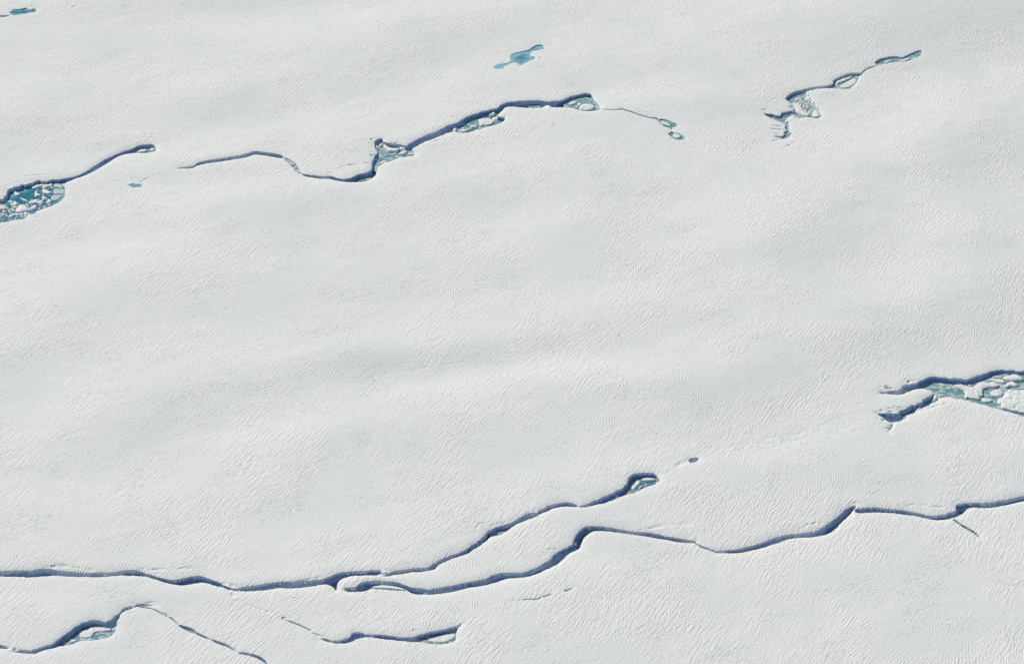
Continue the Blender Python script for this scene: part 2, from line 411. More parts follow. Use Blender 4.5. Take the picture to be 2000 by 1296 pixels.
K2a = [(672, 1147.5), (684, 1145.5), (694, 1145), (698, 1141.5), (705, 1135.5), (716, 1132.5), (733, 1132), (747, 1132.5), (766, 1133.5), (780, 1136.5), (793, 1141.5), (805, 1145.5), (821, 1146.5), (836, 1149.5), (850, 1147), (873, 1143.5), (910, 1135.5), (950, 1129), (966, 1118.5), (991, 1116.5), (1009, 1116.5), (1025, 1115.5), (1043, 1109), (1062, 1099.5), (1074, 1092), (1081, 1082.5), (1099, 1070.5), (1117, 1062.5), (1119, 1056), (1125, 1042.5), (1136, 1030), (1149, 1024.5), (1170, 1025.5), (1192, 1028.5), (1220, 1033.5), (1239, 1036.5), (1264, 1037), (1288, 1042.5), (1319, 1048.5), (1344, 1052.5), (1361, 1055),
       (1358, 1058.5), (1332, 1057.5), (1301, 1051.5), (1264, 1045), (1239, 1042), (1208, 1038), (1183, 1034), (1158, 1034), (1147, 1041.5), (1138, 1052), (1134, 1066), (1127, 1072), (1109, 1079.5), (1097, 1092), (1082, 1103), (1060, 1113.5), (1034, 1124.5), (1009, 1126), (991, 1126), (972, 1135), (950, 1140), (919, 1144.5), (882, 1154), (845, 1158.5), (830, 1158), (814, 1158.5), (802, 1155), (797, 1150.5), (784, 1145), (768, 1141), (747, 1140), (731, 1141), (724, 1146), (720, 1150), (708, 1152.5), (694, 1153.5), (675, 1152.5)]
crev('long dark crevasse wandering in from the left edge to the split tongue of snow', (J1, 6.0, 1.2), (J1b, 3.4, .8), (J2, 6.0, 1.2), (line_poly([(740, 1116), (749, 1118.5), (758, 1119)], 4, 4, 3), 2.2, .7))
crev('upper branch of the forked crevasse ending in a small hooked pool', (J3, 5.6, 1.2), (J4, 4.0, 1.3), (line_poly([(1127, 985.5), (1133, 988), (1140, 986.5)], 3, 3, 2.4), 2.0, .6))
crev('lower branch of the forked crevasse running right over an S-bend', (K2a, 6.4, 1.2))
M1 = [(1396, 1074.5), (1419, 1072.5), (1443, 1071), (1468, 1064), (1496, 1055.5), (1510, 1048.5), (1541, 1041.5), (1573, 1039.5), (1597, 1034.5), (1618, 1020.5), (1636, 1008), (1650, 994), (1664, 986), (1675, 985.5), (1668, 992),
      (1658, 1005), (1645, 1017), (1630, 1034), (1612, 1043), (1590, 1046), (1566, 1048), (1541, 1050), (1514, 1060), (1489, 1068), (1458, 1075), (1440, 1078), (1402, 1078)]
M2 = [(1669, 991), (1706, 989), (1738, 991), (1766, 995), (1797, 1000.5), (1811, 1005), (1832, 1006), (1853, 1000.5), (1870, 995), (1865, 987), (1874, 982), (1902, 980), (1930, 981), (1951, 977), (1979, 972), (2000, 967), (2060, 954),
      (2060, 966), (2000, 976), (1965, 984), (1934, 990), (1902, 989), (1889, 991), (1882, 1001), (1860, 1010), (1840, 1014), (1818, 1012), (1790, 1005), (1755, 1001), (1720, 998), (1692, 999), (1672, 999)]
crev('smooth crevasse sweeping from a snow bridge up to the right edge', (M1, 5.6, 1.2), (M2, 5.2, 1.1), (line_poly([(1357, 1056.5), (1366, 1064), (1380, 1069.5), (1399, 1075.5)], 3, 3, 2.2), 1.6, .6))
crev('hairline side crack splitting off down right from the edge crevasse', (line_poly([(1862, 1012), (1877, 1023), (1895, 1033), (1904, 1038), (1913, 1046)], 2.2, 4.0, 4.0), 2.6, .6), name='ice_crack', cat='crack')
N1 = [(-50, 1254), (0, 1257), (10, 1258.5), (19, 1263), (15, 1265.5), (0, 1263.5), (-50, 1262)]
N2 = [(26, 1267.5), (50, 1266.5), (60, 1270), (68, 1265.5), (85, 1259.5), (105, 1254), (117, 1244), (132, 1233.5), (147, 1221.5), (160, 1213), (180, 1209), (195, 1210), (207, 1214), (217, 1207), (230, 1197), (240, 1187), (260, 1180.5), (275, 1177.5), (292, 1177.5), (307, 1181.5), (290, 1180.5), (263, 1183.5), (242, 1190.5), (232, 1203), (228, 1215), (229, 1226), (221, 1235), (216, 1242), (190, 1246), (160, 1247), (140, 1255), (112, 1261), (90, 1267), (70, 1273), (57, 1275), (30, 1272)]
crev('dark crevasse with a slushy pool swelling out of it near the bottom left corner', (N1, 3.0, 1.0), (N2, 3.6, 1.4), (line_poly([(15, 1263.5), (22, 1266.5), (30, 1269.5)], 3, 3, 2.4), 1.6, .6))
N3 = line_poly([(272, 1184), (285, 1184), (300, 1188.5), (312, 1194)], 2.4, 2.4, 3.0)
N4 = line_poly([(322, 1199.5), (335, 1205.5), (342, 1211), (348, 1218)], 2.0, 2.5, 3.0)
N5 = [(346, 1217), (360, 1220.5), (375, 1225.5), (383, 1231), (383, 1236), (370, 1233), (355, 1225)]
N6 = line_poly([(383, 1234), (392, 1239), (406, 1244.5)], 3.0, 2.5, 4.0)
N7 = line_poly([(416, 1249), (430, 1254), (446, 1259.5), (462, 1270)], 3.0, 2.0, 5.0)
N8 = line_poly([(468, 1273.5), (485, 1275), (505, 1281.5), (518, 1290), (523, 1302), (535, 1325)], 3.0, 4.0, 5.0)
crev('broken dashed crack stepping down right to the bottom edge', (N3, 1.5, .6), (N4, 1.6, .6), (N5, 2.0, .9), (N6, 1.6, .8), (N7, 2.2, .8), (N8, 2.4, .9), (line_poly([(310, 1193), (317, 1196.5), (325, 1200.5)], 2, 2, 1.6), 1.2, .5), (line_poly([(404, 1243.5), (410, 1246.5), (419, 1250)], 2.4, 2.4, 1.8), 1.2, .5), (line_poly([(459, 1268), (464, 1271.5), (471, 1274)], 2.4, 2.4, 1.8), 1.2, .5), name='ice_crack', cat='crack')
O1 = [(626, 1244), (640, 1245.5), (652, 1250), (670, 1248), (685, 1242), (687, 1235), (700, 1232), (715, 1236.5), (735, 1236.5), (760, 1239), (785, 1243.5), (805, 1243), (820, 1237), (840, 1232), (865, 1228), (885, 1221.5), (898, 1220), (891, 1232), (893, 1245), (881, 1253.5), (862, 1256), (840, 1255), (820, 1251.5), (800, 1250.5), (762, 1247), (735, 1244), (711, 1241.5), (698, 1245), (688, 1251), (670, 1254), (650, 1254), (632, 1248)]
crev('curling crevasse below the tongue ending in a pale ice lens', (O1, 3.6, 1.2))
crev('faint thin crack leading down to the curling crevasse', (line_poly([(556, 1208), (572, 1214), (590, 1221), (608, 1230)], 1.4, 2.2, 2.6), 1.4, .6), (line_poly([(611, 1234), (622, 1242)], 2.2, 2.0), 1.0, .6), name='ice_crack', cat='crack')
P_pond = [(x / 10 + 920, y / 10 + 60) for x, y in [(430, 710), (550, 650), (750, 612), (782, 580), (758, 540), (768, 480), (860, 432), (1000, 405), (1100, 385), (1150, 355), (1230, 290), (1320, 272), (1430, 288), (1442, 350), (1290, 388), (1180, 402), (1158, 480), (1200, 505), (1255, 520), (1240, 555), (1145, 575), (1130, 612), (1040, 630), (1000, 685), (930, 660), (900, 628), (790, 632), (640, 705), (640, 742), (500, 738)]]
Q_pond = [(x / 12.5, y / 12.5) for x, y in [(225, 315), (300, 245), (380, 225), (560, 215), (640, 188), (700, 232), (790, 235), (800, 210), (895, 222), (890, 285), (820, 308), (740, 302), (640, 332), (500, 350), (330, 378), (270, 350)]]
Q_dark = [(-45, 30), (0, 29.5), (22, 29.2), (9, 33.5), (0, 32.5), (-45, 34)]
R_pud = [(250, 361), (256, 359), (261, 357.5), (266, 360), (272, 359), (278, 361), (275, 365.5), (268, 364.5), (261, 366.5), (256, 364)]
crev('bright blue open pond alone on the upper snowfield', (P_pond, .9, .9), name='meltwater_basin', cat='basin')
crev('narrow blue pond in the top left corner', (Q_pond, 1.2, .9), name='meltwater_basin', cat='basin')
crev('tiny dark cleft beside the pond in the top left corner', (Q_dark, 2.0, .8))
crev('tiny blue puddle on bare snow below the short straight crevasse', (R_pud, .7, .7), name='meltwater_basin', cat='basin')
crev('small isolated dark pit above the hooked pool of the forked crevasse', ([(1343, 897.5), (1352, 892.5), (1367, 891.5), (1361, 900.5), (1350, 903)], 2.6, 1.2), name='snow_pit', cat='pit')
crev('short dashed crack on open snow below the S-bend',
     (line_poly([(1022, 1170), (1034, 1168.3), (1048, 1169.6), (1058, 1164.5)], 1.2, 1.6, 2.2), 1.3, .5),
     (line_poly([(1060, 1164.3), (1077, 1158.5)], 1.4, 1.4, 2.2), 1.3, .5),
     (line_poly([(1102, 1152.3), (1108, 1151.5), (1117, 1147.5)], 1.6, 1.2, 3.0), 1.3, .5), name='ice_crack', cat='crack')
crev('slim slit along the detached snow slab beside the split tongue', (line_poly([(725, 1147), (745, 1147.8), (770, 1149.5), (793, 1151.5)], 2.0, 2.0, 3.4), 1.5, .7), name='ice_crack', cat='crack')

# furrows (survey pixels: start, end, width, depth in metres) that the snow drains through, torn fingers beside the gullies
FURROWS = [(1506, 250.5, 1532, 254, 2.2, .8), (1508, 245, 1530, 247, 1.6, .5), (1506, 260, 1534, 263, 1.6, .5), (1503, 278, 1521, 271.5, 3, .8), (1514, 266, 1534, 268, 2.4, .8), (1489, 216, 1497, 213, 3, 1.0),
           (1538, 283, 1552, 277, 3, .8), (1535, 286, 1545, 283, 2.4, .6), (1540, 208, 1553, 210, 2.4, .9), (1540, 214, 1554, 216, 1.6, .6), (1508, 196, 1524, 186, 3.5, .5), (1557, 228, 1561, 231, 4, 1.2), (1568, 228, 1572, 231, 3, .9),
           (1720, 755, 1742, 757, 3, .8), (1730, 753, 1750, 759, 2, .6), (1724, 766, 1745, 765, 3.5, 1.2), (1712, 806, 1732, 809, 3.5, 1.3), (1722, 800, 1744, 803, 3, 1.0), (1736, 796, 1758, 799, 2.6, .9), (1746, 793, 1764, 796, 2.2, .7), (1715, 816, 1732, 819, 3.0, .7), (1737, 841, 1746, 825, 5, 1.5), (1728, 836, 1741, 833, 2.4, .8), (1732, 831, 1744, 829, 2.4, .8),
           (1660, 792, 1690, 786, 2, .2), (1770, 745, 1790, 741, 3, .5), (1765, 741, 1782, 738, 2, .3), (1800, 800, 1852, 786, 3.0, .45), (1764, 818, 1774, 816, 4, .5),
           (724, 283, 731, 284, 2, .6), (722, 288, 731, 288.5, 2, .6), (724, 296, 733, 296.5, 2, .6), (723, 302, 732, 302.5, 2, .7), (722, 307, 731, 307, 2, .7), (715, 273, 728, 271, 2.2, .6), (720, 279, 731, 277, 2, .5), (764, 279, 768, 283, 3.5, 1), (774, 279, 778, 284, 4, 1.2), (782, 281, 785, 285, 3, 1),
           (1666, 981, 1686, 981.5, 2.2, .35), (1760, 987, 1800, 985, 3, .25), (1800, 986, 1850, 991, 3, .35), (1562, 1034, 1578, 1023, 2.6, .3), (1578, 1023, 1612, 1020, 2.6, .3), (1240, 1036, 1300, 1025, 4, .3), (1300, 1025, 1345, 1021, 4, .2), (1368, 1068, 1388, 1071, 2.6, .8), (1391, 1074, 1400, 1076, 3, .8),
           (88, 1105, 125, 1103, 4, .6), (125, 1104, 180, 1112, 4, .4), (277, 1111, 335, 1110, 4.5, .7), (335, 1110, 395, 1108, 4, .3), (435, 1137, 462, 1143, 3, .5), (575, 1133, 625, 1127, 3, .4), (748, 1111, 770, 1113, 3, .3),
           (926, 1034, 937, 1022, 2.2, .35), (937, 1022, 954, 1018, 2, .3), (926, 1034, 930, 1046, 2.2, .35), (960, 1026, 1000, 1014, 3, .25), (1066, 1073, 1077, 1070, 2, .5), (1080, 1071, 1092, 1069, 1.6, .4), (1243, 1054.5, 1258, 1051, 1.6, .35),
           (660, 330, 675, 322, 2, .4), (675, 322, 698, 321, 2, .4), (706, 320, 722, 316, 2, .4), (640, 338, 665, 335, 1.6, .3), (845, 238, 880, 232, 2.2, .35), (883, 228, 895, 226, 2.6, .6), (836, 262, 858, 252, 1.6, .3), (840, 277, 868, 271, 2, .35), (850, 256, 870, 250, 1.6, .3),
           (1080, 244, 1092, 242, 1.6, .35), (1040, 252, 1080, 244, 1.2, .15), (160, 1256, 105, 1250, 1.5, .12), (260, 1178, 310, 1174, 2, .2), (275, 1189, 262, 1196, 2, .2), (800, 1231, 822, 1228, 2, .4), (890, 1222, 905, 1218, 3, .8), (700, 1213, 760, 1206, 1.4, .1),
           (722, 738, 756, 730, 2.6, .16), (764, 727, 796, 723, 2.0, .1), (806, 722, 850, 713, 2.4, .14), (864, 712, 905, 707, 2, .16), (430, 905, 438, 903, 3, .7), (520, 756, 524, 770, 2, .25), (524, 756, 540, 750, 2, .2),
           (140, 14, 152, 9, 1.6, .4), (90, 17, 99, 15, 1.8, .5), (108, 15, 114, 14, 1.6, .3), (50, 14, 68, 10, 2.2, .6), (20, 20, 45, 16, 2, .4), (1052, 113, 1060, 111, 1.6, .5), (1196, 97, 1210, 94, 1.4, .3),
           (205, 352, 238, 354, 1.4, .2), (235, 346, 290, 350, 1.4, .2), (270, 358, 292, 346, 1.6, .25), (60, 425, 84, 420, 2, .3), (30, 346, 110, 338, 2.4, .25), (0, 366, 40, 354, 2.4, .25),
           (308, 1192, 326, 1201, 3, .8), (402, 1243, 420, 1251, 3.4, .8), (444, 1259, 470, 1275, 3.4, .8), (17, 1262, 32, 1270, 4, .7), (606, 1229, 630, 1245, 2.6, .6), (448, 1150, 462, 1172, 4, .45), (464, 1172, 500, 1186, 3, .6), (500, 1186, 545, 1202, 3, .7), (545, 1202, 558, 1208, 2.5, .7), (1368, 890, 1420, 873, 14, .09), (1400, 880, 1500, 858, 20, .09), (1470, 866, 1600, 842, 24, .12), (1560, 848, 1700, 822, 22, .12), (1296, 926, 1342, 899, 7, .4), (1912, 1045, 1935, 1066, 2.2, .3), (1935, 1066, 1965, 1092, 2, .2), (620, 1150, 560, 1157, 1.6, .2), (1135, 1147, 1160, 1154, 1.4, .25), (1175, 1165, 1188, 1177, 1.6, .25), (1000, 1173, 1016, 1171, 1.2, .4)]
# snow fallen into a crevasse: (x, y, radius in survey pixels, how much of the depth it fills)
FILLS = [(436, 1140, 6, .6), (752, 1116, 9, .7), (1128, 987, 6, .8), (1012, 1120, 8, .5), (838, 1152, 5, .5), (1240, 1039, 7, .35), (735, 283, 9, .55), (742, 300, 7, .5), (889, 246, 7, .6), (905, 236, 5, .3), (1072, 204, 9, .55), (1140, 190, 8, .4),
         (62, 1271, 5, .6), (22, 1265, 5, .8), (213, 1211, 7, .8), (1430, 1074, 9, .5), (1655, 996, 6, .2), (1812, 1008, 7, .5), (695, 1144, 6, .45), (574, 1138, 6, .2), (120, 349, 4, .3), (292, 288, 8, .35), (965, 225, 8, .5), (1232, 962, 9, .35), (265, 1181, 14, .5), (300, 1180, 14, .6), (740, 1237, 12, .35), (1765, 998, 16, .2), (1121, 1060, 6, .45), (815, 1155, 7, .5), (830, 1155, 6, .45), (1100, 1083, 6, .3), (316, 1129, 7, .4), (427, 1138, 6, .5), (716, 1147, 5, .4), (1605, 1040, 9, .25), (1500, 1060, 8, .25), (910, 1139, 8, .2), (600, 1138, 9, .25), (180, 1120, 10, .2), (1205, 962, 8, .25), (950, 1046, 6, .25), (870, 1090, 7, .25)]
_F = []
for px, py, r, a in FILLS:
    cx, cy = ground(px, py)
    x1, _ = ground(px + r, py)
    _F.append((cx[0], cy[0], x1[0] - cx[0], a))
_G = []
for x0, y0, x1, y1, w, d in FURROWS:
    gx, gy = ground([x0, x1], [y0, y1])
    _G.append((gx[0], gy[0], gx[1], gy[1], w * 0.26, d))

POLYS = []                                             # (crevasse index, outline in metres, depth, wall width)
for ci, c in enumerate(CREV):
    for pts, D, W in c['polys']:
        POLYS.append((ci, world_poly(pts, 1 if isinstance(pts, np.ndarray) else 2), D, W * (1.9 if D > 3.9 else 1.3 if D > 2 else 1)))

RAG = {'broad floe-f': .35, 'rubble-choke': .9, 'lobe-shaped ': .6, 'narrow teal ': .5, 'bright blue ': .35, 'narrow blue ': .35, 'pale shallow': .4, 'lens-shaped ': .2}    # ragged shores
COMB = {'narrow teal ': .5, 'short deep c': .6, 'triangular p': .6, 'dark crevass': .3, 'crevasse wit': .25, 'upper branch': .25}    # drained, comb-like edges
FLAT = {}                                              # outline -> height of its level floor

for k, (ci, P, D, W) in enumerate(POLYS):
    if CREV[ci]['cat'] in ('basin', 'gully'):
        bz = base(P[:, 0], P[:, 1])
        inb = (P[:, 0] > -380) & (P[:, 0] < 380)
        FLAT[k] = float(bz[inb].mean() - D)
        print('flat', ci, CREV[ci]['label'][:30], round(bz.min() - bz.mean(), 2), round(bz.max() - bz.mean(), 2))

def carve(x, y):
    """depth below the snow surface and the outline a point belongs to"""
    x, y = np.asarray(x, float).ravel(), np.asarray(y, float).ravel()
    off = np.zeros(x.shape)
    own = np.full(x.shape, -1)
    near = np.zeros(x.shape, bool)
    smax = np.full(x.shape, 0.0)
    fl = 0.38 * vnoise(x / 1.9 + 0.3 * y, y / 4.0) + 0.12 * vnoise(x / .8 + 9, y / 1.5 + 4) + 0.3 * np.abs(vnoise(x / 5 + 3, y / 5 + 8)) - .1 + 0.3 * np.round(1.6 * vnoise(x / 6.5 + 40, y / 6.5)) / 1.6
    rag = 0.9 * vnoise(x / 2.4 + 1, y / 2.4 + 5) + 0.6 * vnoise(x / 1.1 + 1, y / 1.1 + 5)
    comb = np.clip(vnoise(0.35 * x / 4.5 + 60, (y + .25 * x) / 2.0 + 4) * 1.6, -.6, 1)
    fill = np.ones(x.shape)
    for cx, cy, r, a in _F:
        q = ((x - cx) ** 2 + ((y - cy) / 1.5) ** 2) / (r * r)
        m = q < 9
        fill[m] *= 1 - a * np.exp(-q[m])
    for k, (ci, P, D, W) in enumerate(POLYS):
        s = sdf(P, x, y)
        n = s > -FAR + .01
        if not n.any():
            continue
        near |= s > -2.6
        amp = 0.42 if D > 2 else 0.22 if W > .65 else 0.1
        sn = s[n] + fl[n] * amp + RAG.get(CREV[ci]['label'][:12], 0) * rag[n] + COMB.get(CREV[ci]['label'][:12], 0) * comb[n]
        lip = min(0.6, D * .14)
        D = np.maximum(base(x[n], y[n]) - FLAT[k], lip + .5) if k in FLAT else D
        t = np.clip(sn / W, 0, 1)
        prof = np.where(t < .22, .58 * (t / .22) ** .9, .58 + .42 * ((t - .22) / .78) ** .8)
        dep = np.where(sn < 0, lip * np.exp(np.clip(sn, -20, 0) / 2.0) - lip * np.exp(-FAR / 2.0), lip + (D - lip) * prof * fill[n] + 0.25 * np.clip(sn - W, 0, 3) * vnoise(x[n] / 2.5, y[n] / 2.5) ** 2)
        cur = off[n]
        off[n] = np.minimum(cur, -dep)
        o = own[n]; sm = smax[n]
        take = sn > np.maximum(sm, 0.04)
        o[take] = k
        sm[take] = sn[take]
        own[n], smax[n] = o, sm
    for ax, ay, bx, by, w, d in _G:
        m = np.nonzero((x > min(ax, bx) - 4 * w - 1) & (x < max(ax, bx) + 4 * w + 1) & (y > min(ay, by) - 4 * w - 1) & (y < max(ay, by) + 4 * w + 1))[0]
        if len(m) == 0:
            continue
        ex, ey = bx - ax, by - ay
        L2 = ex * ex + ey * ey + 1e-9
        wob = 0.9 * w * vnoise(x[m] / 3.1 + ax, y[m] / 3.1)
        t = np.clip(((x[m] - ax) * ex + (y[m] - ay) * ey) / L2, 0, 1)
        dd = np.hypot(x[m] - ax - t * ex, y[m] - ay - t * ey) + wob
        g = d * np.exp(-(dd / (w * .8)) ** 2) * (0.35 + 0.65 * np.sin(np.pi * np.clip(t * .9 + .08, 0, 1))) * np.clip(0.75 + 0.8 * vnoise(x[m] / 1.9 + 5, y[m] / 2.3), 0, 1.3)
        free = own[m] < 0
        off[m] -= np.where(free, g, g * .15)
        near[m] |= g > 0.02
    return off, own, near

# ------------------------------------------------------------------ the snow surface: one sheet to the horizon, finer along the crevasses
SUB, CELL = 5, 1.15
ux = np.arange(-400, 400.01, CELL)
uy = np.arange(505, 1215, CELL)
xs = np.concatenate([[-40000, -12000, -4000, -1500, -800, -560, -460, -420], ux, [ux[-1] + 20, 460, 560, 800, 1500, 4000, 12000, 40000]])
ys = np.concatenate([[-30000, -8000, -2000, -500, 0, 250, 400, 460, 490], uy, [uy[-1] + 15, 1260, 1340, 1500, 1900, 2800, 5000, 12000, 40000]])
NX, NY = len(xs), len(ys)
GX, GY = np.meshgrid(xs, ys)
inner = (np.abs(GX) < 420) & (GY > 480) & (GY < 1240)
GZ = base(np.clip(GX, -2000, 2000).ravel(), np.clip(GY, -2000, 4000).ravel()).reshape(GX.shape)
off = np.zeros(GX.size); near = np.zeros(GX.size, bool)
ii = np.nonzero(inner.ravel())[0]
o_, own_, n_ = carve(GX.ravel()[ii], GY.ravel()[ii])
off[ii], near[ii] = o_, n_
nearg = near.reshape(GX.shape)
# a cell is fine if any corner is near an outline; thin cracks are caught by stepping along the outlines themselves
fine = nearg[:-1, :-1] | nearg[1:, :-1] | nearg[:-1, 1:] | nearg[1:, 1:]
def mark(px_, py_):
    i = np.searchsorted(xs, px_) - 1
    j = np.searchsorted(ys, py_) - 1
    for dj in (-1, 0, 1):
        for di in (-1, 0, 1):
            fine[np.clip(j + dj, 0, NY - 2), np.clip(i + di, 0, NX - 2)] = True
for _, P, _, _ in POLYS:
    Q = np.roll(P, -1, 0)
    n = max(2, int(np.ceil(np.hypot(*(Q - P).T).max() / .8)))
    for t in np.linspace(0, 1, n, endpoint=False):
        m = P * (1 - t) + Q * t
        mark(m[:, 0], m[:, 1])
for ax, ay, bx, by, w, d in _G:
    t = np.linspace(0, 1, max(3, int(math.hypot(bx - ax, by - ay) / .8)))
    mark(ax + (bx - ax) * t, ay + (by - ay) * t)
i0, i1, j0, j1 = np.searchsorted(xs, ux[0]), np.searchsorted(xs, ux[-1]), np.searchsorted(ys, uy[0]), np.searchsorted(ys, uy[-1])
lim = np.zeros_like(fine); lim[j0 + 1:j1 - 1, i0 + 1:i1 - 1] = True
fine &= lim
GZ = GZ + off.reshape(GX.shape)

cj, cidx = np.nonzero(fine)
FW = (NX - 1) * SUB + 1
a = np.arange(SUB + 1)
fi = cidx[:, None, None] * SUB + a[None, None, :]
fj = cj[:, None, None] * SUB + a[None, :, None]
key = (fj * FW + fi)
uniq, inv = np.unique(key.ravel(), return_inverse=True)
inv = inv.reshape(key.shape)
vi, vj = uniq % FW, uniq // FW
def lerp_axis(ax, q):
    i, r = np.minimum(q // SUB, len(ax) - 2), None
    r = (q - i * SUB) / SUB
    return ax[i] * (1 - r) + ax[i + 1] * r
VX, VY = lerp_axis(xs, vi), lerp_axis(ys, vj)
oz, own, _ = carve(VX, VY)
VZ = base(VX, VY) + oz
# vertices on an edge towards a coarse cell lie on that edge
ci_, ri = vi // SUB, vi % SUB
cj_, rj = vj // SUB, vj % SUB
on_v = (ri == 0) & (rj != 0)
bad = on_v & ~(fine[np.minimum(cj_, NY - 2), np.minimum(ci_, NX - 2)] & fine[np.minimum(cj_, NY - 2), np.maximum(ci_ - 1, 0)])
t = rj / SUB
VZ[bad] = (GZ[cj_, ci_] * (1 - t) + GZ[np.minimum(cj_ + 1, NY - 1), ci_] * t)[bad]
on_h = (rj == 0) & (ri != 0)
bad = on_h & ~(fine[np.minimum(cj_, NY - 2), np.minimum(ci_, NX - 2)] & fine[np.maximum(cj_ - 1, 0), np.minimum(ci_, NX - 2)])
t = ri / SUB
VZ[bad] = (GZ[cj_, ci_] * (1 - t) + GZ[cj_, np.minimum(ci_ + 1, NX - 1)] * t)[bad]
corner = (ri == 0) & (rj == 0)
VZ[corner] = GZ[cj_[corner], ci_[corner]]

fq = np.stack([inv[:, :-1, :-1], inv[:, :-1, 1:], inv[:, 1:, 1:], inv[:, 1:, :-1]], -1).reshape(-1, 4)   # fine quads
fo = own[fq]
face_own = np.where((fo >= 0).sum(1) >= 3, fo.max(1), -1)

def islands(quads):
    """label of the connected piece that each face belongs to"""
    u, q = np.unique(quads.ravel(), return_inverse=True)
    q = q.reshape(quads.shape)
    lab = np.arange(len(u))
    while True:
        new = lab.copy()
        m = lab[q].min(1)
        for c in range(4):
            np.minimum.at(new, q[:, c], m)
        new = new[new]
        if (new == lab).all():
            return lab[q[:, 0]]
        lab = new

PIECES = {}                                            # outline -> faces of each connected piece; crumbs stay with the snow
for k in range(len(POLYS)):
    f = np.nonzero(face_own == k)[0]
    if len(f) == 0:
        continue
    lab = islands(fq[f])
    for l in np.unique(lab):
        g = f[lab == l]
        if len(g) < 40 and len(f) > 40:
            face_own[g] = -1
        else:
            PIECES.setdefault(k, []).append(g)

def mesh_from(name, verts, quads, mat, smooth=True, attr=None):
    me = bpy.data.meshes.new(name)
    me.vertices.add(len(verts))
    me.vertices.foreach_set('co', np.asarray(verts, np.float32).ravel())
    n = quads.shape[1]
    me.loops.add(quads.size)
    me.loops.foreach_set('vertex_index', quads.astype(np.int32).ravel())
    me.polygons.add(len(quads))
    me.polygons.foreach_set('loop_start', np.arange(0, quads.size, n, dtype=np.int32))
    me.polygons.foreach_set('use_smooth', np.full(len(quads), smooth))
    me.update(calc_edges=True)
    if attr is not None:
        at = me.attributes.new('depth', 'FLOAT', 'POINT')
        at.data.foreach_set('value', np.asarray(attr, np.float32))
    me.materials.append(mat)
    return me

def link(name, me, parent=None, **props):
    o = bpy.data.objects.new(name, me)
    scene.collection.objects.link(o)
    if parent is not None:
        o.parent = parent
    for k, v in props.items():
        o[k] = v
    return o

# coarse quads
cq_j, cq_i = np.nonzero(~fine)
cq = np.stack([cq_j * NX + cq_i, cq_j * NX + cq_i + 1, (cq_j + 1) * NX + cq_i + 1, (cq_j + 1) * NX + cq_i], 1)
# fine corner vertices reuse the coarse ones so that shading runs on across the change of grid
fv = np.arange(len(uniq)) + NX * NY
fv[corner] = (cj_ * NX + ci_)[corner]
allv = np.concatenate([np.stack([GX.ravel(), GY.ravel(), GZ.ravel()], 1), np.stack([VX, VY, VZ], 1)])
def compact(quads):
    u, iv = np.unique(quads.ravel(), return_inverse=True)
    return allv[u], iv.reshape(quads.shape), u
q_all = np.concatenate([cq, fv[fq[face_own < 0]]])
v_, q_, _ = compact(q_all)
link('snow_field', mesh_from('snow_field', v_, q_, SNOW), kind='structure', label='rippled white snow surface of the ice sheet')
print('SNOW quads', len(cq), (face_own < 0).sum(), 'walls', (face_own >= 0).sum())

for ci, c in enumerate(CREV):
    ks = [(k, g) for k in range(len(POLYS)) if POLYS[k][0] == ci for g in PIECES.get(k, [])]
    single = len(ks) == 1
    root = None
    if not single:
        p = np.concatenate([POLYS[k][1] for k, g in ks]).mean(0)
        root = link(c['name'], None, label=c['label'], category=c['cat'])
        root.location = (p[0], p[1], 0)
    for k, g in ks:
        v_, q_, _ = compact(fv[fq[g]])
        org = np.array([POLYS[k][1][:, 0].mean(), POLYS[k][1][:, 1].mean(), 0.0]) if single else np.array(root.location)
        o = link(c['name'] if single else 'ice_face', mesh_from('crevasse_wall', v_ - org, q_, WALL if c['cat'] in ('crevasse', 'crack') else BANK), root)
        if single:
            o.location = org
            o['label'], o['category'] = c['label'], c['cat']

# ------------------------------------------------------------------ meltwater
POLY_OF = {}
for k, (ci, P, D, W) in enumerate(POLYS):
    POLY_OF.setdefault(CREV[ci]['label'], []).append(k)

def grid_patch(P, cell, margin):
    lo, hi = P.min(0) - margin - cell, P.max(0) + margin + cell
    lo, hi = np.maximum(lo, (-395, 500)), np.minimum(hi, (395, 1215))
    gx, gy = np.arange(lo[0], hi[0] + cell, cell), np.arange(lo[1], hi[1] + cell, cell)
    X, Y = np.meshgrid(gx, gy)
    S = sdf(P, X, Y).reshape(X.shape)
    ok = S > -margin
    q = ok[:-1, :-1] & ok[1:, :-1] & ok[:-1, 1:] & ok[1:, 1:]
    j, i = np.nonzero(q)
    n = X.shape[1]
    quads = np.stack([j * n + i, j * n + i + 1, (j + 1) * n + i + 1, (j + 1) * n + i], 1)
    u, iv = np.unique(quads.ravel(), return_inverse=True)
    return X.ravel()[u], Y.ravel()[u], S.ravel()[u], iv.reshape(quads.shape)

def pond(P, level, mat, label, deep=4.0, margin=0.9):
    x, y, s, q = grid_patch(P, 0.6, margin)
    org = np.array([P[:, 0].mean(), P[:, 1].mean(), level])
    v = np.stack([x, y, np.full_like(x, level)], 1) - org
    o = link('pond_water', mesh_from('pond_water', v, q, mat, attr=np.clip(s / deep, 0, 1)), kind='structure', label=label)
    o.location = org
    return level

def basin_pond(start, up, mat, label, deep=4.0, which=0):
    """water standing 'up' metres over the level floor of the basin whose label begins with start"""
    k = next(POLY_OF[l] for l in POLY_OF if l.startswith(start))[which]
    return pond(POLYS[k][1], FLAT[k] + up, mat, label, deep)

def patch_pond(pts, down, mat, label, deep=3.0):
    """water in one stretch of a crevasse, 'down' metres below the snow there"""
    P = world_poly(pts, 1)
    return pond(P, float(base(P[:, 0], P[:, 1]).mean()) - down, mat, label, deep, .3)

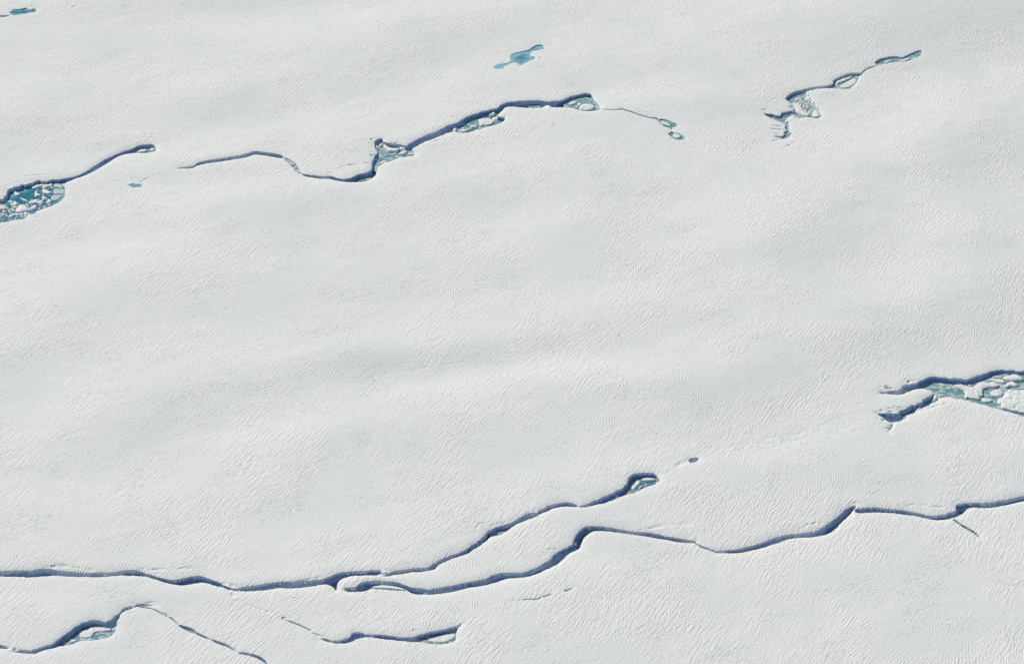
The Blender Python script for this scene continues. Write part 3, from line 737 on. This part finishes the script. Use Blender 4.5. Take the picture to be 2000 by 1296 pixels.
LV = {}
LV['A'] = basin_pond('rubble-choked oval', .9, WATER_BLUE, 'blue water of the oval pool at the left edge', 6)
LV['C'] = basin_pond('triangular pool', .9, WATER_PALE, 'pale teal water of the triangular pool')
LV['F1'] = basin_pond('upper of two', .3, WATER_TEAL, 'teal water ring of the upper small slushy pool', 2)
LV['F2'] = basin_pond('lower of two', .3, WATER_TEAL, 'teal water ring of the lower small slushy pool', 2)
LV['G1'] = basin_pond('pale shallow pool', .6, WATER_PALE, 'pale water of the strung-out pool at the upper right', 3)
LV['G2'] = basin_pond('lens-shaped', .8, WATER_SLUSH, 'slushy water around the ice of the lens-shaped pool', 3)
LV['G3'] = basin_pond('lobe-shaped', .7, WATER_SLUSH, 'slushy water between the rubble of the lobe-shaped basin', 4)
LV['G3b'] = basin_pond('narrow teal', .8, WATER_TEAL, 'teal water in the narrow gully with torn fingers', 3)
LV['H'] = basin_pond('broad floe-filled', 1.1, WATER_PALE, 'teal water of the floe-filled lake at the right edge', 6)
LV['P'] = basin_pond('bright blue open', .45, WATER_POND, 'bright blue water of the lone pond on the upper snowfield', 7)
LV['Q'] = basin_pond('narrow blue pond', .6, WATER_BLUE, 'blue water of the narrow pond in the top left corner', 4)
LV['R'] = basin_pond('tiny blue puddle', .4, WATER_BLUE, 'blue water of the tiny puddle on bare snow', 4)
LV['D1'] = patch_pond([(884, 238), (900, 230), (950, 212), (980, 208), (990, 222), (990, 240), (960, 248), (915, 262), (884, 260)], 3.0, WATER_PALE, 'pale teal pool under the long shaded wall of the rising crevasse')
LV['D2'] = patch_pond([(1030, 195), (1054, 193), (1056, 212), (1036, 213)], 3.0, WATER_TEAL, 'tiny teal pool midway along the rising crevasse')
LV['D3'] = patch_pond([(1100, 190), (1150, 180), (1180, 205), (1178, 217), (1130, 218), (1100, 210)], 2.6, WATER_PALE, 'teal pool with ice blocks at the right end of the rising crevasse')
LV['B3'] = patch_pond([(694, 341), (722, 335), (727, 349), (716, 356), (694, 356)], 3.0, WATER_TEAL, 'small teal pool in the hook of the thin winding crevasse')
LV['A2'] = patch_pond([(258, 288), (270, 281), (304, 278), (310, 292), (285, 300), (258, 299)], 2.4, WATER_PALE, 'small pool at the upper end of the short straight crevasse')
LV['B2'] = patch_pond([(550, 303), (560, 306), (574, 314), (586, 323), (591, 336), (586, 341), (573, 333), (562, 319), (551, 310)], 1.1, WATER_SLUSH, 'slush filling the gap of the thin winding crevasse', 2)
LV['I'] = patch_pond([(1765, 796), (1785, 786), (1822, 770), (1836, 778), (1810, 797), (1788, 806), (1765, 816)], 2.6, WATER_TEAL, 'dark water in the cleft below the big snow block')
LV['J3'] = patch_pond([(955, 1032), (985, 1024), (988, 1040), (970, 1048), (955, 1048)], 2.4, WATER_TEAL, 'small pool in a notch of the upper crevasse branch')
LV['J4'] = patch_pond([(1224, 940), (1235, 920), (1285, 918), (1295, 935), (1283, 946), (1240, 962), (1224, 965)], 2.6, WATER_TEAL, 'slushy pool in the hook that ends the upper crevasse branch')
LV['N2'] = patch_pond([(120, 1238), (160, 1208), (205, 1208), (232, 1216), (232, 1232), (216, 1246), (150, 1254), (120, 1264)], 2.6, WATER_PALE, 'slushy teal pool near the bottom left corner', 3)
LV['N5'] = patch_pond([(344, 1214), (360, 1218), (386, 1230), (386, 1240), (368, 1236), (344, 1222)], 1.2, WATER_TEAL, 'thin sliver of teal water in the broken dashed crack')
LV['O1'] = patch_pond([(818, 1234), (868, 1224), (900, 1216), (896, 1248), (880, 1258), (818, 1254)], 2.3, WATER_SLUSH, 'pale ice-skinned water at the end of the curling crevasse', 2)

# ------------------------------------------------------------------ ice floes, blocks and rubble
def zoomed(pts, k, ox, oy):
    return [(x / k + ox, y / k + oy) for x, y in pts]

def floe(pts, level, ht, label, group=None, edge=.45, name='ice_floe', cat='ice floe', smooth=2, cell=.3, dome=.25, rough=.16, pits=0.0, mat=None):
    p = chaikin(pts, smooth)
    x, y = ground0(p[:, 0], p[:, 1], level + ht * .7)
    P = np.stack([x, y], 1)
    ext = P.max(0) - P.min(0)
    cell = max(.12, min(cell, ext.min() / 9))
    gx, gy, s, q = grid_patch(P, cell, cell * 1.6)
    s = s + .28 * min(1, ext.min() / 4) * vnoise(gx / .9, gy / .9)
    edge = min(edge, ext.min() * .14)
    t = np.clip((s + cell * .3) / edge, -1, 1)
    top = np.where(t > 0, 1 - (1 - np.clip(t, 0, 1)) ** 2, t)
    z = np.where(t > 0, ht * (top * (1 - dome) + dome * np.clip(s / (ext.min() * .3), 0, 1)) + rough * ht * vnoise(gx / 1.7 + 4, gy / 1.7) * np.clip(s / .8, 0, 1), t * .7)
    if pits:
        pn = vnoise(gx / 2.6 + 7, gy / 2.6 + 2) + .4 * vnoise(gx / 1.1, gy / 1.1 + 6)
        z -= np.where(t > 0, pits * np.clip((pn - .55) / .25, 0, 1), 0)
    z = np.where(t > 0, np.maximum(z, .05), z)
    org = np.array([gx.mean(), gy.mean(), level])
    v = np.stack([gx, gy, z + level], 1) - org
    # closed underside
    e = np.sort(np.concatenate([q[:, [0, 1]], q[:, [1, 2]], q[:, [2, 3]], q[:, [3, 0]]]), 1)
    ue, cnt = np.unique(e, axis=0, return_counts=True)
    rim = np.unique(ue[cnt == 1])
    v[rim, 2] = -.7
    bot = v.copy(); bot[:, 2] = -.75 - .5 * min(ht, 1)
    idx = np.arange(len(v)) + len(v)
    idx[rim] = rim
    q2 = idx[q][:, ::-1]
    vv = np.concatenate([v, bot]); qq = np.concatenate([q, q2])
    u, iv = np.unique(qq.ravel(), return_inverse=True)
    o = link(name, mesh_from(name, vv[u], iv.reshape(qq.shape), mat or FLOE), label=label, category=cat)
    if group:
        o['group'] = group
    o.location = org
    return o

# chunk meshes: lumpy, broken-edged pieces
import bmesh
CHUNKS = []
for k in range(8):
    bm = bmesh.new()
    bmesh.ops.create_icosphere(bm, subdivisions=2, radius=1.0)
    r2 = random.Random(k)
    dirs = [Vector((r2.uniform(-1, 1), r2.uniform(-1, 1), r2.uniform(-.3, 1))).normalized() for _ in range(9)]
    cut = [r2.uniform(.3, .8) for _ in dirs]
    for v in bm.verts:
        for d, c in zip(dirs, cut):
            e = v.co.dot(d)
            if e > c:
                v.co -= d * (e - c)
        v.co *= 1 + .12 * math.sin(5 * v.co.x + k) * math.cos(4 * v.co.y + 2 * k)
        v.co.z *= .62
    me = bpy.data.meshes.new('ice_chunk')
    bm.to_mesh(me); bm.free()
    me.polygons.foreach_set('use_smooth', [False] * len(me.polygons))
    me.materials.append(FLOE)
    CHUNKS.append(me)

def chunk(px, py, level, r, label, group, name='ice_chunk', cat='ice chunk', sink=.0):
    x, y = ground0(px, py, level)
    o = link(name, random.choice(CHUNKS), label=label, category=cat, group=group)
    o.location = (float(x), float(y), level + sink * r)
    o.rotation_euler = (random.uniform(-.25, .25), random.uniform(-.25, .25), random.uniform(0, 6.28))
    r *= 1.25
    o.scale = (r * random.uniform(.9, 1.7), r * random.uniform(.7, 1.1), r * random.uniform(.6, 1.1))
    return o

def scatter(region, n, level, rmin, rmax, label, group, holes=(), gap=.66):
    Pp = np.array(region, float)
    done = []
    tries = 0
    while len(done) < n and tries < n * 60:
        tries += 1
        c = np.array([random.uniform(Pp[:, 0].min(), Pp[:, 0].max()), random.uniform(Pp[:, 1].min(), Pp[:, 1].max())])
        def inside(poly):
            a, b = poly, np.roll(poly, -1, 0)
            m = (a[:, 1] > c[1]) != (b[:, 1] > c[1])
            xx = a[:, 0] + (c[1] - a[:, 1]) * (b[:, 0] - a[:, 0]) / (b[:, 1] - a[:, 1] + 1e-9)
            return (m & (c[0] < xx)).sum() % 2 == 1
        if not inside(Pp) or any(inside(np.array(h, float)) for h in holes):
            continue
        x, y = ground0(c[0], c[1], level)
        r = rmin + (rmax - rmin) * random.random() ** 2.2
        if any(math.hypot(x - dx, y - dy) < gap * (r + dr) for dx, dy, dr in done):
            continue
        done.append((x, y, r))
        chunk(c[0], c[1], level, r, label, group)

# oval pool at the left edge
zA = lambda p: zoomed(p, 11.78, 0, 330)
LA = 'in the left oval pool'
for pts, ht, lab in [
    ([(1260, 340), (1330, 325), (1410, 355), (1450, 410), (1400, 440), (1330, 420), (1250, 430), (1235, 380)], .3, 'upper grey ice crust along the right shore of the oval pool'),
    ([(1230, 460), (1310, 440), (1400, 460), (1470, 450), (1480, 540), (1420, 580), (1330, 560), (1290, 580), (1210, 540)], .3, 'middle grey ice crust along the right shore of the oval pool'),
    ([(1190, 600), (1280, 600), (1350, 580), (1430, 610), (1370, 680), (1290, 720), (1210, 735), (1160, 680)], .3, 'lower grey ice crust along the right shore of the oval pool'),
    ([(700, 390), (800, 350), (900, 360), (1000, 330), (1060, 370), (950, 400), (850, 420), (770, 460)], .7, 'flat floe below the shaded far wall ' + LA),
    ([(1060, 330), (1150, 310), (1230, 330), (1190, 400), (1110, 390), (1060, 430), (1000, 450), (960, 420)], .6, 'bent floe touching the crust near the channel mouth ' + LA),
    ([(960, 470), (1050, 450), (1100, 500), (1200, 520), (1150, 570), (1050, 560), (970, 530)], .6, 'white floe between two round dark holes ' + LA),
    ([(820, 490), (860, 500), (870, 560), (960, 590), (900, 610), (820, 620), (790, 560)], .6, 'curled floe at the right rim of the open blue water ' + LA),
    ([(640, 760), (740, 710), (850, 690), (900, 720), (860, 780), (760, 790), (680, 800)], .8, 'grey floe below the open blue water ' + LA),
    ([(430, 840), (520, 810), (600, 850), (640, 900), (760, 930), (700, 950), (560, 970), (450, 1000), (330, 970), (380, 900)], 1.0, 'broad white floe in the lower middle of the rubble ' + LA),
    ([(180, 1090), (300, 1020), (400, 1010), (480, 1040), (420, 1080), (330, 1060), (280, 1100), (200, 1120)], .9, 'long floe lying along the lower shore ' + LA),
    ([(-60, 850), (100, 840), (160, 880), (140, 920), (40, 930), (-60, 920)], .9, 'white floe cut by the left edge in mid rubble'),
    ([(-60, 690), (80, 690), (150, 710), (110, 740), (-60, 745)], .7, 'white floe cut by the left edge at the top of the rubble'),
    ([(170, 740), (260, 720), (330, 750), (230, 785)], .7, 'small pointed floe just below the open blue water ' + LA),
    ([(320, 770), (360, 750), (410, 800), (340, 850), (250, 840)], .9, 'white lump of a floe left of the broad white floe ' + LA),
    ([(850, 760), (960, 720), (1010, 770), (950, 805), (870, 805)], .8, 'floe at the foot of the crust ' + LA),
    ([(1090, 700), (1150, 690), (1190, 740), (1120, 790), (1080, 750)], .8, 'blocky floe by the lower shore beside the crust ' + LA),
    ([(980, 640), (1090, 660), (1080, 695), (990, 695), (960, 660)], .8, 'slim floe under the dark round hole ' + LA),
    ([(305, 500), (340, 455), (370, 520), (420, 545), (490, 550), (440, 600), (360, 615), (320, 560)], .7, 'ring-shaped island of ice inside the open blue water ' + LA),
    ([(440, 650), (520, 670), (570, 690), (650, 725), (600, 745), (520, 712)], .5, 'thin bar of ice closing the open blue water ' + LA),
    ([(790, 820), (850, 830), (835, 900), (760, 925), (745, 860)], 1.2, 'tall pale block near the lower shore ' + LA)]:
    crust = 'crust along' in lab
    floe(zA(pts), LV['A'], ht, lab, smooth=1, pits=.8 if crust else .5 if ht == 1.0 else 0, mat=CRUST if crust else None)
scatter(zA([(-40, 700), (150, 690), (400, 790), (600, 810), (720, 690), (980, 700), (1200, 730), (1150, 830), (960, 925), (660, 1085), (340, 1190), (-40, 1230)]), 200, LV['A'], .4, 1.6, 'small white ice chunk in the lower rubble of the oval pool', 'ice rubble in the oval pool')
scatter(zA([(820, 360), (1250, 310), (1250, 640), (980, 700), (820, 620)]), 48, LV['A'], .35, 1.1, 'small white ice chunk between the crust and the open blue water', 'ice chunks right of the open blue water')

floe(zoomed([(1330, 282), (1370, 258), (1420, 250), (1440, 268), (1400, 284)], 4.985, 0, 240), LV['A2'], .8, 'white block of ice near the upper end of the short straight crevasse', smooth=1)
floe(zoomed([(1452, 250), (1490, 240), (1512, 258), (1480, 272)], 4.985, 0, 240), LV['A2'], .6, 'smaller ice block at the very end of the short straight crevasse', smooth=1)
# triangular pool
zC = lambda p: zoomed(p, 11.78, 710, 250)
for pts, ht, lab in [
    ([(450, 390), (490, 345), (530, 400), (640, 455), (790, 460), (870, 430), (900, 450), (800, 500), (780, 535), (600, 535), (560, 545), (530, 500)], 1.5, 'large bent slab of ice in the triangular pool'),
    ([(790, 590), (850, 550), (900, 520), (980, 505), (1015, 550), (950, 595), (880, 610)], 1.2, 'rounded ice block right of the bent slab in the triangular pool'),
    ([(820, 490), (860, 450), (960, 445), (990, 485), (900, 515)], 1.4, 'ice block behind the rounded one in the triangular pool'),
    ([(1005, 590), (1080, 568), (1160, 588), (1180, 608), (1060, 615)], .7, 'small white block at the right tip of the triangular pool'),
    ([(350, 390), (400, 350), (440, 380), (410, 420), (370, 420)], 1.0, 'knob of ice at the upper corner of the triangular pool'),
    ([(650, 585), (760, 565), (775, 592), (700, 600)], .4, 'thin pale floe on the teal water of the triangular pool'),
    ([(350, 805), (430, 755), (520, 765), (480, 805), (400, 825)], .8, 'flat slab on the lower shore of the triangular pool')]:
    floe(zC(pts), LV['C'], ht, lab, smooth=1)
# pools of the rising crevasse
zD = lambda p: zoomed(p, 13.33, 860, 180)
for pts, ht, lab in [
    ([(980, 710), (1040, 695), (1250, 665), (1380, 720), (1405, 760), (1330, 830), (1200, 860), (1100, 850), (1060, 885), (1010, 850), (1020, 780)], .8, 'largest pitted floe in the pool under the long shaded wall'),
    ([(760, 890), (850, 850), (930, 838), (985, 870), (960, 905), (820, 935), (785, 925)], 1.1, 'oval floe in the middle of the pool under the long shaded wall'),
    ([(520, 1025), (600, 970), (680, 958), (810, 948), (760, 985), (640, 1035)], .9, 'floe at the left tip of the pool under the long shaded wall'),
    ([(1255, 612), (1300, 570), (1390, 508), (1455, 540), (1400, 592), (1310, 625)], 1.3, 'white ice block against the foot of the long shaded wall'),
    ([(540, 980), (640, 928), (665, 950), (570, 1002)], .6, 'thin floe beside the left tip of the pool under the wall')]:
    floe(zD(pts), LV['D1'], ht, lab, smooth=1)
zE = lambda p: zoomed(p, 6.667, 1100, 150)
for pts, ht, lab in [
    ([(195, 412), (250, 350), (330, 348), (410, 370), (400, 422), (300, 438), (230, 438)], 1.2, 'large snow-topped block in the right end pool of the rising crevasse'),
    ([(185, 340), (230, 338), (242, 365), (200, 378)], 1.0, 'small round block in the right end pool of the rising crevasse'),
    ([(55, 345), (150, 313), (195, 330), (110, 372)], .7, 'pale floe at the left of the right end pool'),
    ([(150, 388), (190, 380), (195, 402), (165, 404)], .7, 'tiny block beside the large snow-topped block')]:
    floe(zE(pts), LV['D3'], ht, lab, smooth=1)
floe(zE([(1285, 572), (1340, 588), (1405, 625), (1390, 642), (1330, 625), (1275, 595)]), LV['F1'], .35, 'white ice lid on the upper small slushy pool')
floe(zE([(1415, 760), (1470, 728), (1540, 770), (1505, 802), (1440, 788)]), LV['F2'], .35, 'white ice lid on the lower small slushy pool')
# upper right
zG = lambda p: zoomed(p, 4.985, 1440, 60)
floe(zG([(985, 547), (1080, 490), (1150, 458), (1168, 490), (1110, 542), (1050, 558)]), LV['G2'], .5, 'flat white ice sheet filling the lens-shaped pool')
floe(zG([(958, 492), (1050, 458), (1135, 432), (1112, 458), (1010, 502), (968, 522)]), LV['G2'], .9, 'ridge of ice along the far side of the lens-shaped pool')
floe(zG([(1430, 302), (1490, 278), (1505, 290), (1440, 318)]), LV['G1'], .4, 'small floe in the strung-out pool at the upper right')
floe(zG([(1560, 292), (1640, 268), (1695, 262), (1650, 292), (1600, 300)]), LV['G1'], .5, 'slim floe in the narrow waist of the strung-out pool')
zL = lambda p: zoomed(p, 9.97, 1480, 160)
floe(zL([(650, 408), (800, 418), (850, 470), (870, 530), (900, 590), (1020, 620), (1010, 662), (880, 652), (800, 602), (750, 570), (735, 490)]), LV['G3'], .8, 'broad snow-covered sheet in the middle of the rubble lobe', smooth=1)
floe(zL([(1080, 562), (1130, 538), (1185, 590), (1225, 650), (1150, 685), (1080, 672)]), LV['G3'], .6, 'pale floe at the lower right of the rubble lobe', smooth=1)
floe(zL([(930, 290), (1000, 300), (1030, 350), (960, 370), (900, 340)]), LV['G3'], .6, 'pitted floe under the bright bank of the rubble lobe', smooth=1)
scatter(zL([(690, 340), (830, 285), (1000, 270), (1040, 380), (1010, 480), (1100, 560), (1070, 660), (930, 660), (870, 560), (830, 470), (700, 390)]), 42, LV['G3'], .35, 1.15, 'small ice chunk packed into the rubble lobe', 'ice rubble in the lobe-shaped basin')
# lake at the right edge
zH = lambda p: zoomed(p, 9.09, 1780, 710)
for pts, ht, lab in [
    ([(750, 385), (800, 362), (900, 362), (1050, 410), (1130, 420), (1150, 360), (1200, 328), (1310, 308), (1330, 340), (1450, 308), (1540, 350), (1562, 392), (1450, 412), (1340, 412), (1275, 450), (1260, 510), (1285, 562), (1200, 582), (1245, 622), (1120, 622), (1010, 592), (960, 612), (938, 560), (980, 520), (930, 490), (940, 470), (850, 440)], 1.5, 'big branching X-shaped floe in the right edge lake'),
    ([(1618, 242), (1680, 208), (1760, 208), (1800, 178), (1900, 198), (1995, 260), (1980, 292), (1850, 297), (1740, 303), (1640, 272)], 1.6, 'rounded snow-topped floe under the far wall of the right edge lake'),
    ([(1636, 407), (1690, 348), (1760, 312), (1830, 318), (1905, 380), (1870, 402), (1750, 388), (1690, 424)], 1.5, 'humped floe next below the rounded snow-topped one'),
    ([(1392, 520), (1450, 458), (1540, 443), (1620, 468), (1638, 520), (1590, 572), (1520, 588), (1440, 557)], 1.5, 'egg-shaped white floe between the X-shaped and the pitted floe'),
    ([(1628, 582), (1680, 478), (1740, 443), (1850, 470), (1960, 458), (2080, 450), (2350, 470), (2350, 960), (2000, 872), (1850, 842), (1700, 802), (1620, 792), (1535, 750), (1620, 728), (1538, 690), (1538, 610), (1590, 590)], 1.9, 'largest pitted floe, cut by the right edge'),
    ([(1365, 282), (1430, 260), (1600, 268), (1685, 320), (1640, 348), (1520, 332), (1450, 300)], .7, 'low grey floe left of the rounded snow-topped one'),
    ([(1255, 622), (1330, 608), (1430, 618), (1445, 660), (1340, 684), (1268, 662)], .9, 'small white floe near the lower shore of the right edge lake'),
    ([(475, 402), (540, 393), (575, 415), (500, 420)], .3, 'tiny floe left in the slush streaks of the right edge lake'),
    ([(605, 422), (660, 408), (720, 445), (690, 455)], .4, 'small slanting floe in the slush streaks of the right edge lake'),
    ([(485, 347), (540, 348), (630, 392), (560, 390)], .3, 'thin floe nearest the far wall in the slush streaks'),
    ([(600, 305), (680, 303), (745, 320), (650, 322)], .4, 'sliver of ice floating at the foot of the far wall'),
    ([(1800, 437), (1990, 413), (2120, 418), (1990, 438), (1820, 452)], .4, 'long thin floe between the humped and the pitted floe'),
    ([(985, 360), (1040, 345), (1090, 380), (1040, 400)], .6, 'dirty small floe behind the X-shaped floe')]:
    floe(zH(pts), LV['H'], ht * .75, lab, smooth=1, edge=.45, pits=1.0 if ht == 1.9 else 0, rough=.12)
floe(zH([(82, 802), (150, 768), (175, 762), (162, 800), (100, 832)]), LV['I'], .9, 'small ice block in the cleft below the big snow block', name='ice_block', cat='ice block', smooth=1)
floe(zH([(370, 650), (400, 560), (440, 560), (475, 592), (450, 640)]), LV['I'], 1.9, 'broken corner piece of snow beside the big snow block', name='ice_block', cat='ice block', smooth=1)
# hooked pool, bottom pools
zJ = lambda p: zoomed(p, 11.11, 1200, 900)
floe(zJ([(575, 402), (640, 358), (760, 352), (900, 375), (880, 412), (760, 432), (640, 432)]), LV['J4'], .8, 'white floe at the top of the hooked pool', smooth=1)
floe(zJ([(368, 562), (440, 490), (500, 400), (565, 420), (550, 520), (470, 562), (430, 612), (380, 602)]), LV['J4'], .7, 'curved heap of slush ice at the left of the hooked pool', smooth=1)
floe(zJ([(515, 562), (600, 518), (625, 540), (540, 604)]), LV['J4'], .5, 'small floe on the lower side of the hooked pool', smooth=1)
zN = lambda p: zoomed(p, 12.5, 100, 1180)
floe(zN([(680, 722), (760, 640), (900, 600), (980, 540), (1300, 560), (1500, 580), (1460, 620), (1280, 650), (1100, 650), (1010, 720), (990, 790), (860, 810), (760, 800), (690, 780)]), LV['N2'], .5, 'long curved ice sheet in the pool near the bottom left corner', smooth=2)
floe(zN([(435, 892), (500, 838), (620, 848), (635, 880), (560, 908), (470, 924)]), LV['N2'], .9, 'white floe at the left tip of the pool near the bottom left corner', smooth=1)
floe(zN([(1110, 660), (1200, 678), (1340, 702), (1300, 725), (1150, 692)]), LV['N2'], .4, 'thin floe on the open teal water near the bottom left corner', smooth=1)
floe(zoomed([(1735, 752), (1800, 733), (1880, 713), (1945, 698), (1960, 730), (1900, 767), (1840, 775), (1770, 770)], 4, 400, 1060), LV['O1'], .35, 'pale ice lid on the lens at the end of the curling crevasse')
# snow blocks fallen into the crevasses, resting on the slumped snow
for px, py, r, lab in [(1121, 1061, 1.5, 'white block wedged in the S-bend of the lower crevasse branch'), (812, 1154, 1.0, 'leftmost small fallen block where the lower branch widens'), (822, 1156, .8, 'middle small fallen block where the lower branch widens'),
                       (832, 1155, .9, 'rightmost small fallen block where the lower branch widens'), (1103, 1080, 1.0, 'fallen block below the S-bend of the lower crevasse branch'), ]:
    x, y = ground(px, py, -1.8)
    o = chunk(px, py, -1.8, r, lab, 'blocks fallen into crevasses', 'snow_block', 'snow block')
    z = float(base(x, y)[0] + carve(x, y)[0][0])
    o.location = (x[0], y[0], z + .3 * r)
print('objects', len(bpy.data.objects), 'tris ~', sum(len(m.polygons) * 2 for m in bpy.data.meshes))
